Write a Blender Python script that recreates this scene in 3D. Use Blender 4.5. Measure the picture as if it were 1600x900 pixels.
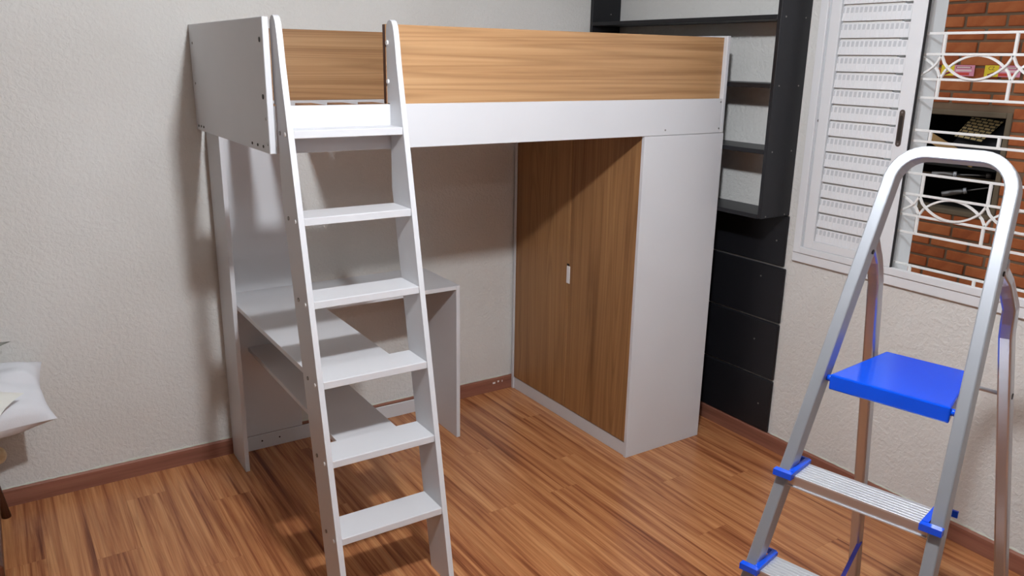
import bpy, bmesh, math, random
from mathutils import Vector, Matrix

random.seed(7)
scn = bpy.context.scene
for o in list(bpy.data.objects):
    bpy.data.objects.remove(o, do_unlink=True)
COL = scn.collection

# ------------------------------------------------------------------ camera
CAM_F, CAM_YAW, CAM_PITCH, CAM_ROLL = 1259.84, 0.5809, 0.2772, 0.0172
CAM_POS = Vector((-0.7308, -3.4246, 1.723))
cy_, sy_ = math.cos(CAM_YAW), math.sin(CAM_YAW)
cp_, sp_ = math.cos(CAM_PITCH), math.sin(CAM_PITCH)
cr_, sr_ = math.cos(CAM_ROLL), math.sin(CAM_ROLL)
fwd = Vector((sy_ * cp_, cy_ * cp_, -sp_))
right = Vector((cy_, -sy_, 0))
up = right.cross(fwd)
r2 = right * cr_ + up * sr_
u2 = -right * sr_ + up * cr_
cam_data = bpy.data.cameras.new('camera')
cam = bpy.data.objects.new('camera', cam_data)
COL.objects.link(cam)
cam.matrix_world = Matrix(((r2.x, u2.x, -fwd.x, CAM_POS.x),
                           (r2.y, u2.y, -fwd.y, CAM_POS.y),
                           (r2.z, u2.z, -fwd.z, CAM_POS.z),
                           (0, 0, 0, 1)))
cam_data.sensor_width = 36.0
cam_data.lens = CAM_F / 1600.0 * 36.0
cam_data.clip_start = 0.02
scn.camera = cam

# ------------------------------------------------------------------ world + view
world = bpy.data.worlds.new('daylight')
scn.world = world
world.use_nodes = True
wn = world.node_tree.nodes
wn['Background'].inputs[0].default_value = (0.93, 0.97, 1.0, 1)
wn['Background'].inputs[1].default_value = 1.0
scn.view_settings.view_transform = 'Standard'
scn.view_settings.look = 'None'
scn.view_settings.gamma = 1.0
scn.view_settings.use_curve_mapping = False
scn.view_settings.exposure = 0.0

LAMP_POS = Vector((0.15, -2.45, 2.48))     # hanging bulb
LAMP_R = 0.055
LAMP_EMIT = 1240.0
LAMP_COL = (0.93, 0.98, 1.05, 1)
LAMP2_POS = Vector((0.45, -4.55, 2.52))    # flush ceiling lamp at the door end
LAMP2_EMIT = 105.0

# ------------------------------------------------------------------ dimensions (metres)
XW = 2.1514          # right wall plane
BL, BD = 1.96, 0.964  # bed length / depth
ZT, ZB, ZR = 1.829, 1.431, 1.574
T = 0.018

# ------------------------------------------------------------------ material helpers
def mat_new(name):
    m = bpy.data.materials.new(name)
    m.use_nodes = True
    nt = m.node_tree
    b = nt.nodes['Principled BSDF']
    return m, nt, b

def ramp(nt, stops):
    r = nt.nodes.new('ShaderNodeValToRGB')
    cr = r.color_ramp
    while len(cr.elements) < len(stops):
        cr.elements.new(0.5)
    for e, (p, c) in zip(cr.elements, stops):
        e.position = p
        e.color = (c[0], c[1], c[2], 1)
    return r

def srgb(r, g, b):
    f = lambda v: (v / 255 / 12.92) if v / 255 <= 0.04045 else ((v / 255 + 0.055) / 1.055) ** 2.4
    return (f(r), f(g), f(b))

def plain(name, col, rough=0.5, metal=0.0, spec=0.5, bump=0.0, bscale=200.0, var=0.0, emit=None, estr=0):
    m, nt, b = mat_new(name)
    b.inputs['Base Color'].default_value = (*col, 1)
    b.inputs['Roughness'].default_value = rough
    b.inputs['Metallic'].default_value = metal
    b.inputs['Specular IOR Level'].default_value = spec
    tc = nt.nodes.new('ShaderNodeTexCoord')
    if var:
        n = nt.nodes.new('ShaderNodeTexNoise')
        n.inputs['Scale'].default_value = 5.0
        n.inputs['Detail'].default_value = 5.0
        nt.links.new(tc.outputs['Object'], n.inputs['Vector'])
        r = ramp(nt, [(0.3, [c * (1 - var) for c in col]), (0.7, [min(1, c * (1 + var)) for c in col])])
        nt.links.new(n.outputs['Fac'], r.inputs['Fac'])
        nt.links.new(r.outputs['Color'], b.inputs['Base Color'])
    if bump:
        n2 = nt.nodes.new('ShaderNodeTexNoise')
        n2.inputs['Scale'].default_value = bscale
        n2.inputs['Detail'].default_value = 3.0
        nt.links.new(tc.outputs['Object'], n2.inputs['Vector'])
        bp = nt.nodes.new('ShaderNodeBump')
        bp.inputs['Strength'].default_value = bump
        bp.inputs['Distance'].default_value = 0.002
        nt.links.new(n2.outputs['Fac'], bp.inputs['Height'])
        nt.links.new(bp.outputs['Normal'], b.inputs['Normal'])
    if emit:
        b.inputs['Emission Color'].default_value = emit
        b.inputs['Emission Strength'].default_value = estr
    return m

def mat_plaster(name, col, col2):
    m, nt, b = mat_new(name)
    b.inputs['Roughness'].default_value = 0.75
    b.inputs['Specular IOR Level'].default_value = 0.25
    tc = nt.nodes.new('ShaderNodeTexCoord')
    n = nt.nodes.new('ShaderNodeTexNoise')
    n.inputs['Scale'].default_value = 1.6
    n.inputs['Detail'].default_value = 6.0
    nt.links.new(tc.outputs['Object'], n.inputs['Vector'])
    r = ramp(nt, [(0.35, col2), (0.65, col)])
    nt.links.new(n.outputs['Fac'], r.inputs['Fac'])
    nt.links.new(r.outputs['Color'], b.inputs['Base Color'])
    n1 = nt.nodes.new('ShaderNodeTexNoise')
    n1.inputs['Scale'].default_value = 62.0
    n1.inputs['Detail'].default_value = 4.0
    n1.inputs['Distortion'].default_value = 0.6
    nt.links.new(tc.outputs['Object'], n1.inputs['Vector'])
    r2_ = ramp(nt, [(0.38, (0, 0, 0)), (0.62, (1, 1, 1))])
    nt.links.new(n1.outputs['Fac'], r2_.inputs['Fac'])
    bp = nt.nodes.new('ShaderNodeBump')
    bp.inputs['Strength'].default_value = 0.42
    bp.inputs['Distance'].default_value = 0.0035
    nt.links.new(r2_.outputs['Color'], bp.inputs['Height'])
    nt.links.new(bp.outputs['Normal'], b.inputs['Normal'])
    return m

def mat_wood(name, stops, grain='x', along=0.9, across=16.0, rough=0.42, spec=0.4, rand=False, lines=0.3, freq=16.0, fine=0.2, line_col=(0.35, 0.2, 0.1), bump=0.06, tone=0.0, ring_scale=0.35):
    """broad streaks (stretched noise) + thin growth-ring lines + fine fibres; 'grain' = axis the fibres follow"""
    m, nt, b = mat_new(name)
    N = nt.nodes.new
    Lk = nt.links.new
    b.inputs['Roughness'].default_value = rough
    b.inputs['Specular IOR Level'].default_value = spec
    tc = N('ShaderNodeTexCoord')
    src = tc.outputs['Object']
    rnd = None
    if rand:
        oi = N('ShaderNodeObjectInfo')
        rnd = oi.outputs['Random']
        mul = N('ShaderNodeVectorMath'); mul.operation = 'MULTIPLY_ADD'
        mul.inputs[1].default_value = (37.0, 53.0, 11.0)
        cmb = N('ShaderNodeCombineXYZ')
        for i in range(3):
            Lk(rnd, cmb.inputs[i])
        Lk(cmb.outputs[0], mul.inputs[0])
        Lk(src, mul.inputs[2])
        src = mul.outputs[0]
    def mapped(k_across, k_along):
        mp = N('ShaderNodeMapping')
        sc = [k_across] * 3
        sc['xyz'.index(grain)] = k_along
        mp.inputs['Scale'].default_value = sc
        Lk(src, mp.inputs['Vector'])
        return mp.outputs['Vector']
    def noise(vec, scale, detail, rgh=0.55, dist=0.0):
        n = N('ShaderNodeTexNoise')
        n.inputs['Scale'].default_value = scale
        n.inputs['Detail'].default_value = detail
        n.inputs['Roughness'].default_value = rgh
        n.inputs['Distortion'].default_value = dist
        Lk(vec, n.inputs['Vector'])
        return n.outputs['Fac']
    def math2(op, a, c, d=None):
        n = N('ShaderNodeMath'); n.operation = op
        for i, v in enumerate((a, c, d)):
            if v is None: continue
            if isinstance(v, (int, float)): n.inputs[i].default_value = v
            else: Lk(v, n.inputs[i])
        return n.outputs[0]
    streak = noise(mapped(across, along), 1.0, 6.0, 0.6, 0.5)
    fib = noise(mapped(across * 8, along * 4), 1.0, 3.0)
    val = math2('MULTIPLY_ADD', math2('SUBTRACT', fib, 0.5), fine, streak)
    if tone and rnd is not None:
        val = math2('MULTIPLY_ADD', math2('SUBTRACT', rnd, 0.5), tone, val)
    r = ramp(nt, stops)
    Lk(val, r.inputs['Fac'])
    col = r.outputs['Color']
    if lines:
        ring = noise(mapped(across, along), ring_scale, 2.0, 0.45, 0.3)
        pp = math2('PINGPONG', math2('MULTIPLY', ring, freq), 0.5)
        rl = ramp(nt, [(0.0, (1, 1, 1)), (0.28, (0, 0, 0))])
        Lk(pp, rl.inputs['Fac'])
        amt = math2('MULTIPLY', math2('MULTIPLY', rl.outputs['Color'], lines), math2('MULTIPLY_ADD', fib, 1.2, 0.3))
        mx = N('ShaderNodeMix'); mx.data_type = 'RGBA'; mx.blend_type = 'MIX'
        Lk(amt, mx.inputs[0])
        Lk(col, mx.inputs[6])
        mx.inputs[7].default_value = (*line_col, 1)
        col = mx.outputs[2]
    Lk(col, b.inputs['Base Color'])
    bp = N('ShaderNodeBump')
    bp.inputs['Strength'].default_value = bump
    bp.inputs['Distance'].default_value = 0.001
    Lk(fib, bp.inputs['Height'])
    Lk(bp.outputs['Normal'], b.inputs['Normal'])
    return m

M = {}
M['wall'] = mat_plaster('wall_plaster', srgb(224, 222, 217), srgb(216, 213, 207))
M['ceiling'] = mat_plaster('ceiling_darkened', srgb(186, 184, 180), srgb(180, 177, 173))  # out-of-view ceiling, tone lowered to weaken bounced light
M['wall_far'] = mat_plaster('wall_unseen_darkened', srgb(128, 125, 121), srgb(122, 118, 114))  # unseen left and front walls, made darker to cut bounced light
M['white'] = plain('white_melamine', srgb(214, 214, 216), rough=0.38, spec=0.4, var=0.012)
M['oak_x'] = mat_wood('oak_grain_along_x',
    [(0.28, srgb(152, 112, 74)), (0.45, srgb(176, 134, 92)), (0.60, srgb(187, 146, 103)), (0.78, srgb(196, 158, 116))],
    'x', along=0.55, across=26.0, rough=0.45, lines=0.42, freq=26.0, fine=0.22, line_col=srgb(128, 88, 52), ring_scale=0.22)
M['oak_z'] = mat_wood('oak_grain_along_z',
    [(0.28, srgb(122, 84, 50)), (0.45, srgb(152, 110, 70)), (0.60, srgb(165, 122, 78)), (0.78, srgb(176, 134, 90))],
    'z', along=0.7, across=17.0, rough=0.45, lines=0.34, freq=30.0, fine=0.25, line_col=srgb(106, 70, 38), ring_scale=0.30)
M['slat'] = mat_wood('slat_wood', [(0.3, srgb(150, 98, 58)), (0.7, srgb(200, 150, 100))], 'y', along=1.5, across=20)
M['floor'] = mat_wood('laminate_floor',
    [(0.27, srgb(98, 50, 30)), (0.38, srgb(146, 88, 54)), (0.50, srgb(184, 122, 78)), (0.64, srgb(206, 146, 96)), (0.80, srgb(218, 164, 112))],
    'y', along=1.0, across=34.0, rough=0.27, spec=0.45, rand=True, lines=0.30, freq=14.0, fine=0.16, line_col=srgb(116, 62, 38), bump=0.03, tone=0.05, ring_scale=0.4)
M['floor_base'] = plain('floor_gap', srgb(50, 26, 16), rough=0.7)
M['skirt_x'] = mat_wood('skirting_wood_x', [(0.3, srgb(124, 78, 62)), (0.6, srgb(150, 98, 80)), (0.8, srgb(160, 108, 88))], 'x', along=1.5, across=30, rough=0.4, lines=0.1)
M['skirt_y'] = mat_wood('skirting_wood_y', [(0.3, srgb(124, 78, 62)), (0.6, srgb(150, 98, 80)), (0.8, srgb(160, 108, 88))], 'y', along=1.5, across=30, rough=0.4, lines=0.1)
M['black'] = plain('black_laminate', srgb(23, 23, 27), rough=0.42, spec=0.4, bump=0.02, bscale=90)
M['screw'] = plain('screw_steel', srgb(150, 145, 140), rough=0.35, metal=0.9)
M['screw_dark'] = plain('screw_dark', srgb(60, 55, 52), rough=0.5, metal=0.6)
M['cap'] = plain('white_plastic_cap', srgb(240, 238, 236), rough=0.35)
M['win'] = plain('white_painted_aluminium', srgb(226, 226, 227), rough=0.35, spec=0.45)
M['win_grey'] = plain('shutter_slot_grey', srgb(196, 198, 200), rough=0.5)
M['gasket'] = plain('black_gasket', srgb(26, 26, 28), rough=0.7)
M['jamb'] = plain('white_paint_reveal', srgb(224, 228, 230), rough=0.4, var=0.02)
M['grille'] = plain('white_painted_iron', srgb(236, 234, 230), rough=0.4)
M['bronze'] = plain('brown_handle_metal', srgb(96, 84, 78), rough=0.4, metal=0.5)
M['alu'] = plain('brushed_aluminium', srgb(176, 179, 184), rough=0.42, metal=0.7, bump=0.03, bscale=300)
M['alu_leg'] = plain('aluminium_rear_leg', srgb(190, 190, 194), rough=0.3, metal=0.85)
M['alu_tread'] = plain('aluminium_tread', srgb(214, 215, 217), rough=0.42, metal=0.7)
M['blue'] = plain('blue_plastic', srgb(0, 74, 208), rough=0.16, spec=0.5)
M['strap'] = plain('violet_blue_strap', srgb(52, 48, 140), rough=0.8)
M['dark_rubber'] = plain('dark_rubber', srgb(32, 32, 34), rough=0.8)
M['pillow'] = plain('white_cotton', srgb(228, 229, 233), rough=0.9, spec=0.1, bump=0.25, bscale=420)
M['cream'] = plain('cream_cotton', srgb(234, 233, 225), rough=0.9, spec=0.1, bump=0.25, bscale=420)
M['greycloth'] = plain('grey_cloth', srgb(140, 140, 132), rough=0.9, spec=0.1, bump=0.3, bscale=300)
M['darkwood'] = mat_wood('dark_leg_wood', [(0.3, srgb(52, 26, 16)), (0.7, srgb(92, 50, 32))], 'z', along=2, across=30, rough=0.35, lines=0.1)
M['palewood'] = mat_wood('pale_wood', [(0.3, srgb(196, 170, 130)), (0.7, srgb(228, 208, 172))], 'x', along=2, across=20, rough=0.4, lines=0.1)
M['mortar'] = plain('mortar', srgb(122, 100, 80), rough=0.95, bump=0.6, bscale=60, var=0.15)
M['soot'] = plain('sooty_lining', srgb(20, 18, 17), rough=0.95, bump=0.4, bscale=50)
M['cement'] = plain('cement_border', srgb(112, 98, 80), rough=0.95, bump=0.6, bscale=70, var=0.2)
M['concrete'] = plain('patio_concrete', srgb(150, 142, 132), rough=0.9, bump=0.3, bscale=40, var=0.1)
M['bulb'] = plain('lit_bulb', (1, 1, 1), emit=LAMP_COL, estr=LAMP_EMIT)
M['bulb2'] = plain('lit_ceiling_glass', (1, 1, 1), emit=LAMP_COL, estr=LAMP2_EMIT)
M['brass'] = plain('lamp_socket', srgb(220, 218, 214), rough=0.4)
M['card'] = plain('brown_cardboard', srgb(176, 140, 92), rough=0.85)
M['spit_handle'] = plain('grey_spit_handle', srgb(120, 118, 118), rough=0.3, metal=0.9)
M['caulk'] = plain('old_paint_lip', srgb(206, 208, 194), rough=0.8, bump=0.8, bscale=90)

def mat_brick():
    m, nt, b = mat_new('orange_brick')
    b.inputs['Roughness'].default_value = 0.85
    b.inputs['Specular IOR Level'].default_value = 0.2
    tc = nt.nodes.new('ShaderNodeTexCoord')
    oi = nt.nodes.new('ShaderNodeObjectInfo')
    n = nt.nodes.new('ShaderNodeTexNoise')
    n.inputs['Scale'].default_value = 14.0
    n.inputs['Detail'].default_value = 6.0
    nt.links.new(tc.outputs['Object'], n.inputs['Vector'])
    ad = nt.nodes.new('ShaderNodeMath'); ad.operation = 'MULTIPLY_ADD'
    ad.inputs[1].default_value = 0.45
    nt.links.new(oi.outputs['Random'], ad.inputs[0])
    sub = nt.nodes.new('ShaderNodeMath'); sub.operation = 'MULTIPLY'
    sub.inputs[1].default_value = 0.75
    nt.links.new(n.outputs['Fac'], sub.inputs[0])
    nt.links.new(sub.outputs[0], ad.inputs[2])
    r = ramp(nt, [(0.2, srgb(136, 70, 44)), (0.5, srgb(168, 92, 54)), (0.8, srgb(184, 110, 68))])
    nt.links.new(ad.outputs[0], r.inputs['Fac'])
    nt.links.new(r.outputs['Color'], b.inputs['Base Color'])
    n2 = nt.nodes.new('ShaderNodeTexNoise')
    n2.inputs['Scale'].default_value = 90.0
    nt.links.new(tc.outputs['Object'], n2.inputs['Vector'])
    bp = nt.nodes.new('ShaderNodeBump')
    bp.inputs['Strength'].default_value = 0.3
    bp.inputs['Distance'].default_value = 0.002
    nt.links.new(n2.outputs['Fac'], bp.inputs['Height'])
    nt.links.new(bp.outputs['Normal'], b.inputs['Normal'])
    return m
M['brick'] = mat_brick()

def mat_bag():
    """black sack with a printed block of beige dashes"""
    m, nt, b = mat_new('charcoal_sack_print')
    b.inputs['Roughness'].default_value = 0.6
    tc = nt.nodes.new('ShaderNodeTexCoord')
    br = nt.nodes.new('ShaderNodeTexBrick')
    br.inputs['Color1'].default_value = (*srgb(214, 192, 140), 1)
    br.inputs['Color2'].default_value = (*srgb(196, 172, 120), 1)
    br.inputs['Mortar'].default_value = (*srgb(32, 32, 36), 1)
    br.inputs['Scale'].default_value = 1.0
    br.inputs['Brick Width'].default_value = 0.038
    br.inputs['Row Height'].default_value = 0.021
    br.inputs['Mortar Size'].default_value = 0.0035
    nt.links.new(tc.outputs['Object'], br.inputs['Vector'])
    nt.links.new(br.outputs['Color'], b.inputs['Base Color'])
    return m
M['bag_print'] = mat_bag()
M['bag'] = plain('charcoal_sack', srgb(38, 38, 44), rough=0.55, bump=0.5, bscale=30)

# ------------------------------------------------------------------ geometry helpers
ORG = {}      # object -> world origin of its local frame

class MB:
    """collects world-space verts and faces, built as ONE mesh object"""
    def __init__(self):
        self.v, self.f, self.s = [], [], []
    def add(self, vs, fs, smooth=False):
        b = len(self.v)
        self.v += [Vector(p) for p in vs]
        self.f += [[b + i for i in f] for f in fs]
        self.s += [smooth] * len(fs)
        return self
    def box(self, a, b, bev=0.0):
        (x0, y0, z0), (x1, y1, z1) = a, b
        x0, x1 = min(x0, x1), max(x0, x1)
        y0, y1 = min(y0, y1), max(y0, y1)
        z0, z1 = min(z0, z1), max(z0, z1)
        bm = bmesh.new()
        bmesh.ops.create_cube(bm, size=1.0)
        for v in bm.verts:
            v.co = Vector(((x0 + x1) / 2 + v.co.x * (x1 - x0), (y0 + y1) / 2 + v.co.y * (y1 - y0), (z0 + z1) / 2 + v.co.z * (z1 - z0)))
        if bev:
            bmesh.ops.bevel(bm, geom=list(bm.edges), offset=bev, segments=1, affect='EDGES', profile=0.5)
        return self.addbm(bm)
    def addbm(self, bm, smooth=False):
        bm.verts.index_update()
        self.add([v.co.copy() for v in bm.verts], [[v.index for v in f.verts] for f in bm.faces], smooth)
        bm.free()
        return self
    def prism(self, poly, axis, a, b, smooth=False):
        """poly: list of 2-D points in the plane perpendicular to axis, extruded from a to b"""
        def P(p, t):
            if axis == 'x': return (t, p[0], p[1])
            if axis == 'y': return (p[0], t, p[1])
            return (p[0], p[1], t)
        n = len(poly)
        vs = [P(p, a) for p in poly] + [P(p, b) for p in poly]
        fs = [list(range(n))[::-1], list(range(n, 2 * n))]
        fs += [[i, (i + 1) % n, n + (i + 1) % n, n + i] for i in range(n)]
        return self.add(vs, fs, smooth)
    def tube(self, path, r, n=10, smooth=True):
        prof = [(r * math.cos(2 * math.pi * k / n), r * math.sin(2 * math.pi * k / n)) for k in range(n)]
        return self.sweep(path, prof, smooth=smooth)
    def sweep(self, path, prof, ref=None, smooth=False):
        """sweep a closed 2-D profile along a polyline; ref = direction of the profile's second axis"""
        path = [Vector(p) for p in path]
        n = len(prof)
        b = len(self.v)
        prev = None
        for i, p in enumerate(path):
            if i == 0: t = path[1] - path[0]
            elif i == len(path) - 1: t = path[-1] - path[-2]
            else: t = (path[i + 1] - p).normalized() + (p - path[i - 1]).normalized()
            t.normalize()
            if ref is not None:
                w = Vector(ref)
            elif prev is not None:
                w = prev
            else:
                w = Vector((0, 0, 1)) if abs(t.z) < 0.9 else Vector((0, 1, 0))
            w = (w - t * w.dot(t)).normalized()
            prev = w
            s = t.cross(w)
            for (a, c) in prof:
                self.v.append(p + s * a + w * c)
        m = len(path)
        for i in range(m - 1):
            for k in range(n):
                k2 = (k + 1) % n
                self.f.append([b + i * n + k, b + i * n + k2, b + (i + 1) * n + k2, b + (i + 1) * n + k])
                self.s.append(smooth)
        self.f.append([b + k for k in range(n)][::-1]); self.s.append(False)
        self.f.append([b + (m - 1) * n + k for k in range(n)]); self.s.append(False)
        return self
    def sphere(self, c, r, sc=(1, 1, 1), seg=20, ring=12):
        bm = bmesh.new()
        bmesh.ops.create_uvsphere(bm, u_segments=seg, v_segments=ring, radius=r)
        for v in bm.verts:
            v.co = Vector((c[0] + v.co.x * sc[0], c[1] + v.co.y * sc[1], c[2] + v.co.z * sc[2]))
        return self.addbm(bm, True)
    def build(self, name, mat, parent=None, origin=None):
        if origin is None:
            origin = ORG[parent.name] if parent is not None else Vector((0, 0, 0))
        origin = Vector(origin)
        me = bpy.data.meshes.new(name)
        me.from_pydata([tuple(v - origin) for v in self.v], [], self.f)
        bm = bmesh.new(); bm.from_mesh(me)
        bmesh.ops.recalc_face_normals(bm, faces=bm.faces)
        bm.to_mesh(me); bm.free()
        for p, s in zip(me.polygons, self.s):
            p.use_smooth = s
        me.materials.append(mat)
        o = bpy.data.objects.new(name, me)
        COL.objects.link(o)
        if parent is not None:
            o.parent = parent
            o.location = origin - ORG[parent.name]
        else:
            o.location = origin
        ORG[o.name] = origin
        return o

def tag(o, label=None, cat=None, group=None, kind=None):
    if label: o['label'] = label
    if cat: o['category'] = cat
    if group: o['group'] = group
    if kind: o['kind'] = kind
    return o

def thing(name, label, cat, loc, group=None):
    o = bpy.data.objects.new(name, None)
    COL.objects.link(o)
    o.location = loc
    o.empty_display_size = 0.1
    ORG[o.name] = Vector(loc)
    return tag(o, label, cat, group)

def bx(name, a, b, mat, parent=None, bev=0.0012):
    return MB().box(a, b, bev).build(name, mat, parent)

def dot(c, axis, r, h, n=12):
    """short cylinder along an axis starting at c"""
    p1 = Vector(c); p2 = Vector(c); p2['xyz'.index(axis)] += h
    return MB().tube([p1, p2], r, n=n, smooth=False)

def share(name, me, loc, parent, rot=None):
    o = bpy.data.objects.new(name, me)
    COL.objects.link(o)
    o.parent = parent
    o.location = Vector(loc) - ORG[parent.name]
    if rot: o.rotation_euler = rot
    ORG[o.name] = Vector(loc)
    return o

# ------------------------------------------------------------------ room shell
X0, Y0, ZC = -3.6, -5.2, 2.66
WT = 0.16
OP_Y0, OP_Y1, OP_Z0, OP_Z1 = -2.72, -1.600, 0.945, 2.08      # window opening

floor = tag(MB().box((X0 - WT, Y0 - WT, -0.12), (XW + WT, WT, -0.008)).build('floor', M['floor_base']), kind='structure')
# laminate planks, one object each
PW, PL = 0.148, 1.20
plank_mesh = {}
def plank_obj(xa, xb, ya, yb):
    w, l = round(xb - xa, 4), round(yb - ya, 4)
    key = (w, l)
    if key not in plank_mesh:
        o = MB().box((-w / 2 + 0.0003, -l / 2 + 0.0003, -0.008), (w / 2 - 0.0003, l / 2 - 0.0003, 0.0), 0.0).build('plank', M['floor'], floor, origin=(0, 0, 0))
        plank_mesh[key] = o.data
        o.location = ((xa + xb) / 2, (ya + yb) / 2, 0)
        return o
    return share('plank', plank_mesh[key], ((xa + xb) / 2, (ya + yb) / 2, 0), floor)
stag = [0.0, 0.46, 0.83, 0.22, 0.65, 1.02, 0.36, 0.90, 0.12, 0.56]
x = 1.041 - PW * 32
col_i = 0
while x < XW - 1e-6:
    xa, xb = max(x, X0), min(x + PW, XW)
    if xb - xa > 0.01:
        y = -1.031 + stag[col_i % 10] - 6.0
        if abs(x - 1.041) < 1e-3:
            y = -1.031 - 6.0
        while y < 0:
            ya, yb = max(y, Y0), min(y + PL, 0.0)
            if yb - ya > 0.02:
                plank_obj(xa, xb, ya, yb)
            y += PL
    x += PW
    col_i += 1

tag(MB().box((X0 - WT, Y0 - WT, ZC), (XW + WT, WT, ZC + 0.12)).build('ceiling', M['ceiling']), kind='structure')
tag(MB().box((X0 - WT, 0.0, -0.008), (XW + WT, WT, ZC)).build('wall_back', M['wall']), kind='structure')
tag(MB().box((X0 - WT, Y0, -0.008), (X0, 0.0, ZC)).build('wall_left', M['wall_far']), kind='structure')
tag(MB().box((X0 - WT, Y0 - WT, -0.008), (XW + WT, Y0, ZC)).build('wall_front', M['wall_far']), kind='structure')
wr = MB()
wr.box((XW, Y0, -0.008), (XW + WT, OP_Y0, ZC))
wr.box((XW, OP_Y1, -0.008), (XW + WT, 0.0, ZC))
wr.box((XW, OP_Y0, -0.008), (XW + 0.022, OP_Y1, OP_Z0))
wr.box((XW + 0.022, OP_Y0, -0.008), (XW + WT, OP_Y1, 0.885))
wr.box((XW, OP_Y0, OP_Z1), (XW + WT, OP_Y1, ZC))
wall_r = tag(wr.build('wall_right', M['wall']), kind='structure')
# painted reveal lining of the opening
rv = MB()
rv.box((XW + 0.004, OP_Y1 - 0.006, OP_Z0), (XW + WT + 0.004, OP_Y1, OP_Z1))
rv.box((XW + 0.004, OP_Y0, OP_Z0), (XW + WT + 0.004, OP_Y0 + 0.006, OP_Z1))
rv.box((XW + 0.066, OP_Y1 - 0.072, 0.891), (XW + WT + 0.004, OP_Y1 - 0.006, OP_Z1), 0.003)
rv.box((XW + 0.0222, OP_Y0, 0.885), (XW + WT + 0.02, OP_Y1, 0.891))
rv.build('reveal_lining', M['jamb'], wall_r)

HB, TB = 0.0725, 0.014
tag(MB().prism([(-0.0, 0), (-TB, 0), (-TB, HB - 0.006), (-TB + 0.006, HB), (0.0, HB)], 'x', X0, XW - TB).build('baseboard_back', M['skirt_x']), kind='structure')
tag(MB().prism([(XW, 0), (XW - TB, 0), (XW - TB, HB - 0.006), (XW - TB + 0.006, HB), (XW, HB)], 'y', Y0, 0.0).build('baseboard_right', M['skirt_y']), kind='structure')
tag(MB().prism([(X0, 0), (X0 + TB, 0), (X0 + TB, HB), (X0, HB)], 'y', Y0, -TB).build('baseboard_left', M['skirt_y']), kind='structure')
for (xx, zz, ww) in [(1.395, 0.048, 0.016), (1.425, 0.052, 0.010), (1.452, 0.050, 0.005)]:
    MB().box((xx, -TB - 0.0008, zz - 0.006), (xx + ww, -TB + 0.0002, zz + 0.004)).build('paint_chip', M['cap'], bpy.data.objects['baseboard_back'])
# ragged lip of old paint over the skirting
lip = MB()
def ragged(p0, p1, n, outv):
    p0, p1, outv = Vector(p0), Vector(p1), Vector(outv)
    top, mid, low = [], [], []
    for i in range(n + 1):
        p = p0.lerp(p1, i / n)
        h = 0.003 + 0.007 * random.random() ** 2
        d = 0.0015 + 0.003 * random.random()
        top.append(p + Vector((0, 0, h)))
        mid.append(p + outv * d + Vector((0, 0, h * 0.4)))
        low.append(p + outv * d)
    vs, fs = top + mid + low, []
    m = n + 1
    for i in range(n):
        fs += [[i, i + 1, m + i + 1, m + i], [m + i, m + i + 1, 2 * m + i + 1, 2 * m + i]]
    lip.add(vs, fs, True)
ragged((-2.0, 0, HB), (1.50, 0, HB), 200, (0, -1, 0))
ragged((XW, -1.23, HB), (XW, -3.2, HB), 120, (-1, 0, 0))
tag(lip.build('trim_1', M['caulk']), kind='structure')

# ------------------------------------------------------------------ loft bed
bed = thing('loft_bed', 'white and oak loft bed frame raised above desk and wardrobe', 'bed', (0.98, -0.48, 0))
hbp = bx('headboard', (0.0, -BD, ZB), (0.019, -0.003, ZT), M['white'], bed, 0.002)
for (yy, zz) in [(-0.05, 1.76), (-0.05, 1.61), (-0.93, 1.765), (-0.93, 1.60), (-0.945, 1.535), (-0.945, 1.46),
                 (-0.045, 1.448), (-0.085, 1.449), (-0.125, 1.449), (-0.78, 1.449), (-0.84, 1.449), (-0.90, 1.449)]:
    big = yy < -0.9 and zz > 1.59
    dot((0.0, yy, zz), 'x', 0.0075 if big else 0.0045, -0.002).build('screw', M['screw_dark'] if zz < 1.46 or big else M['screw'], hbp)
bx('footboard', (BL - 0.019, -BD, ZB), (BL, -0.003, ZT), M['white'], bed, 0.002)
rail = bx('side_rail', (0.0195, -BD, ZB), (BL - 0.0195, -BD + T, ZR), M['white'], bed)
for xx, zz in [(1.93, 1.56), (1.93, 1.45), (1.62, 1.452)]:
    dot((xx, -BD, zz), 'y', 0.0035, -0.0012).build('screw', M['screw'], rail)
bx('back_rail', (0.0195, -0.021, ZB), (BL - 0.0195, -0.003, 1.539), M['white'], bed)
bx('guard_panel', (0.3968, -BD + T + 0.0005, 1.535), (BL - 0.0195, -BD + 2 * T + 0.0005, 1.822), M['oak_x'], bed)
gp = [o for o in bed.children if o.name.startswith('guard_panel')][0]
bx('dark_end_strip', (0.3950, -BD + T + 0.0008, 1.576), (0.3967, -BD + 2 * T + 0.0002, 1.821), M['darkwood'], gp, 0)  # thin dark strip covering the guard's left end
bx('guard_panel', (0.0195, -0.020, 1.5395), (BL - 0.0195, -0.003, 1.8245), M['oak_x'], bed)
bx('slat_ledge', (0.0195, -BD + T + 0.0005, 1.480), (BL - 0.0195, -BD + 0.042, 1.510), M['slat'], bed)
bx('slat_ledge', (0.0195, -0.045, 1.480), (BL - 0.0195, -0.0215, 1.510), M['slat'], bed)
xs = 0.117
sl_me = None
while xs < BL - 0.13:
    if sl_me is None:
        o = MB().box((xs, -BD + 2 * T + 0.003, 1.5105), (xs + 0.072, -0.0225, 1.5285), 0.0015).build('slat', M['slat'], bed, origin=(xs, -0.48, 1.51))
        sl_me = o.data
    else:
        share('slat', sl_me, (xs, -0.48, 1.51), bed)
    xs += 0.14
leg = bx('leg_board', (0.030, -0.214, 0.0), (0.048, -0.016, ZB), M['white'], bed)
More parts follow.
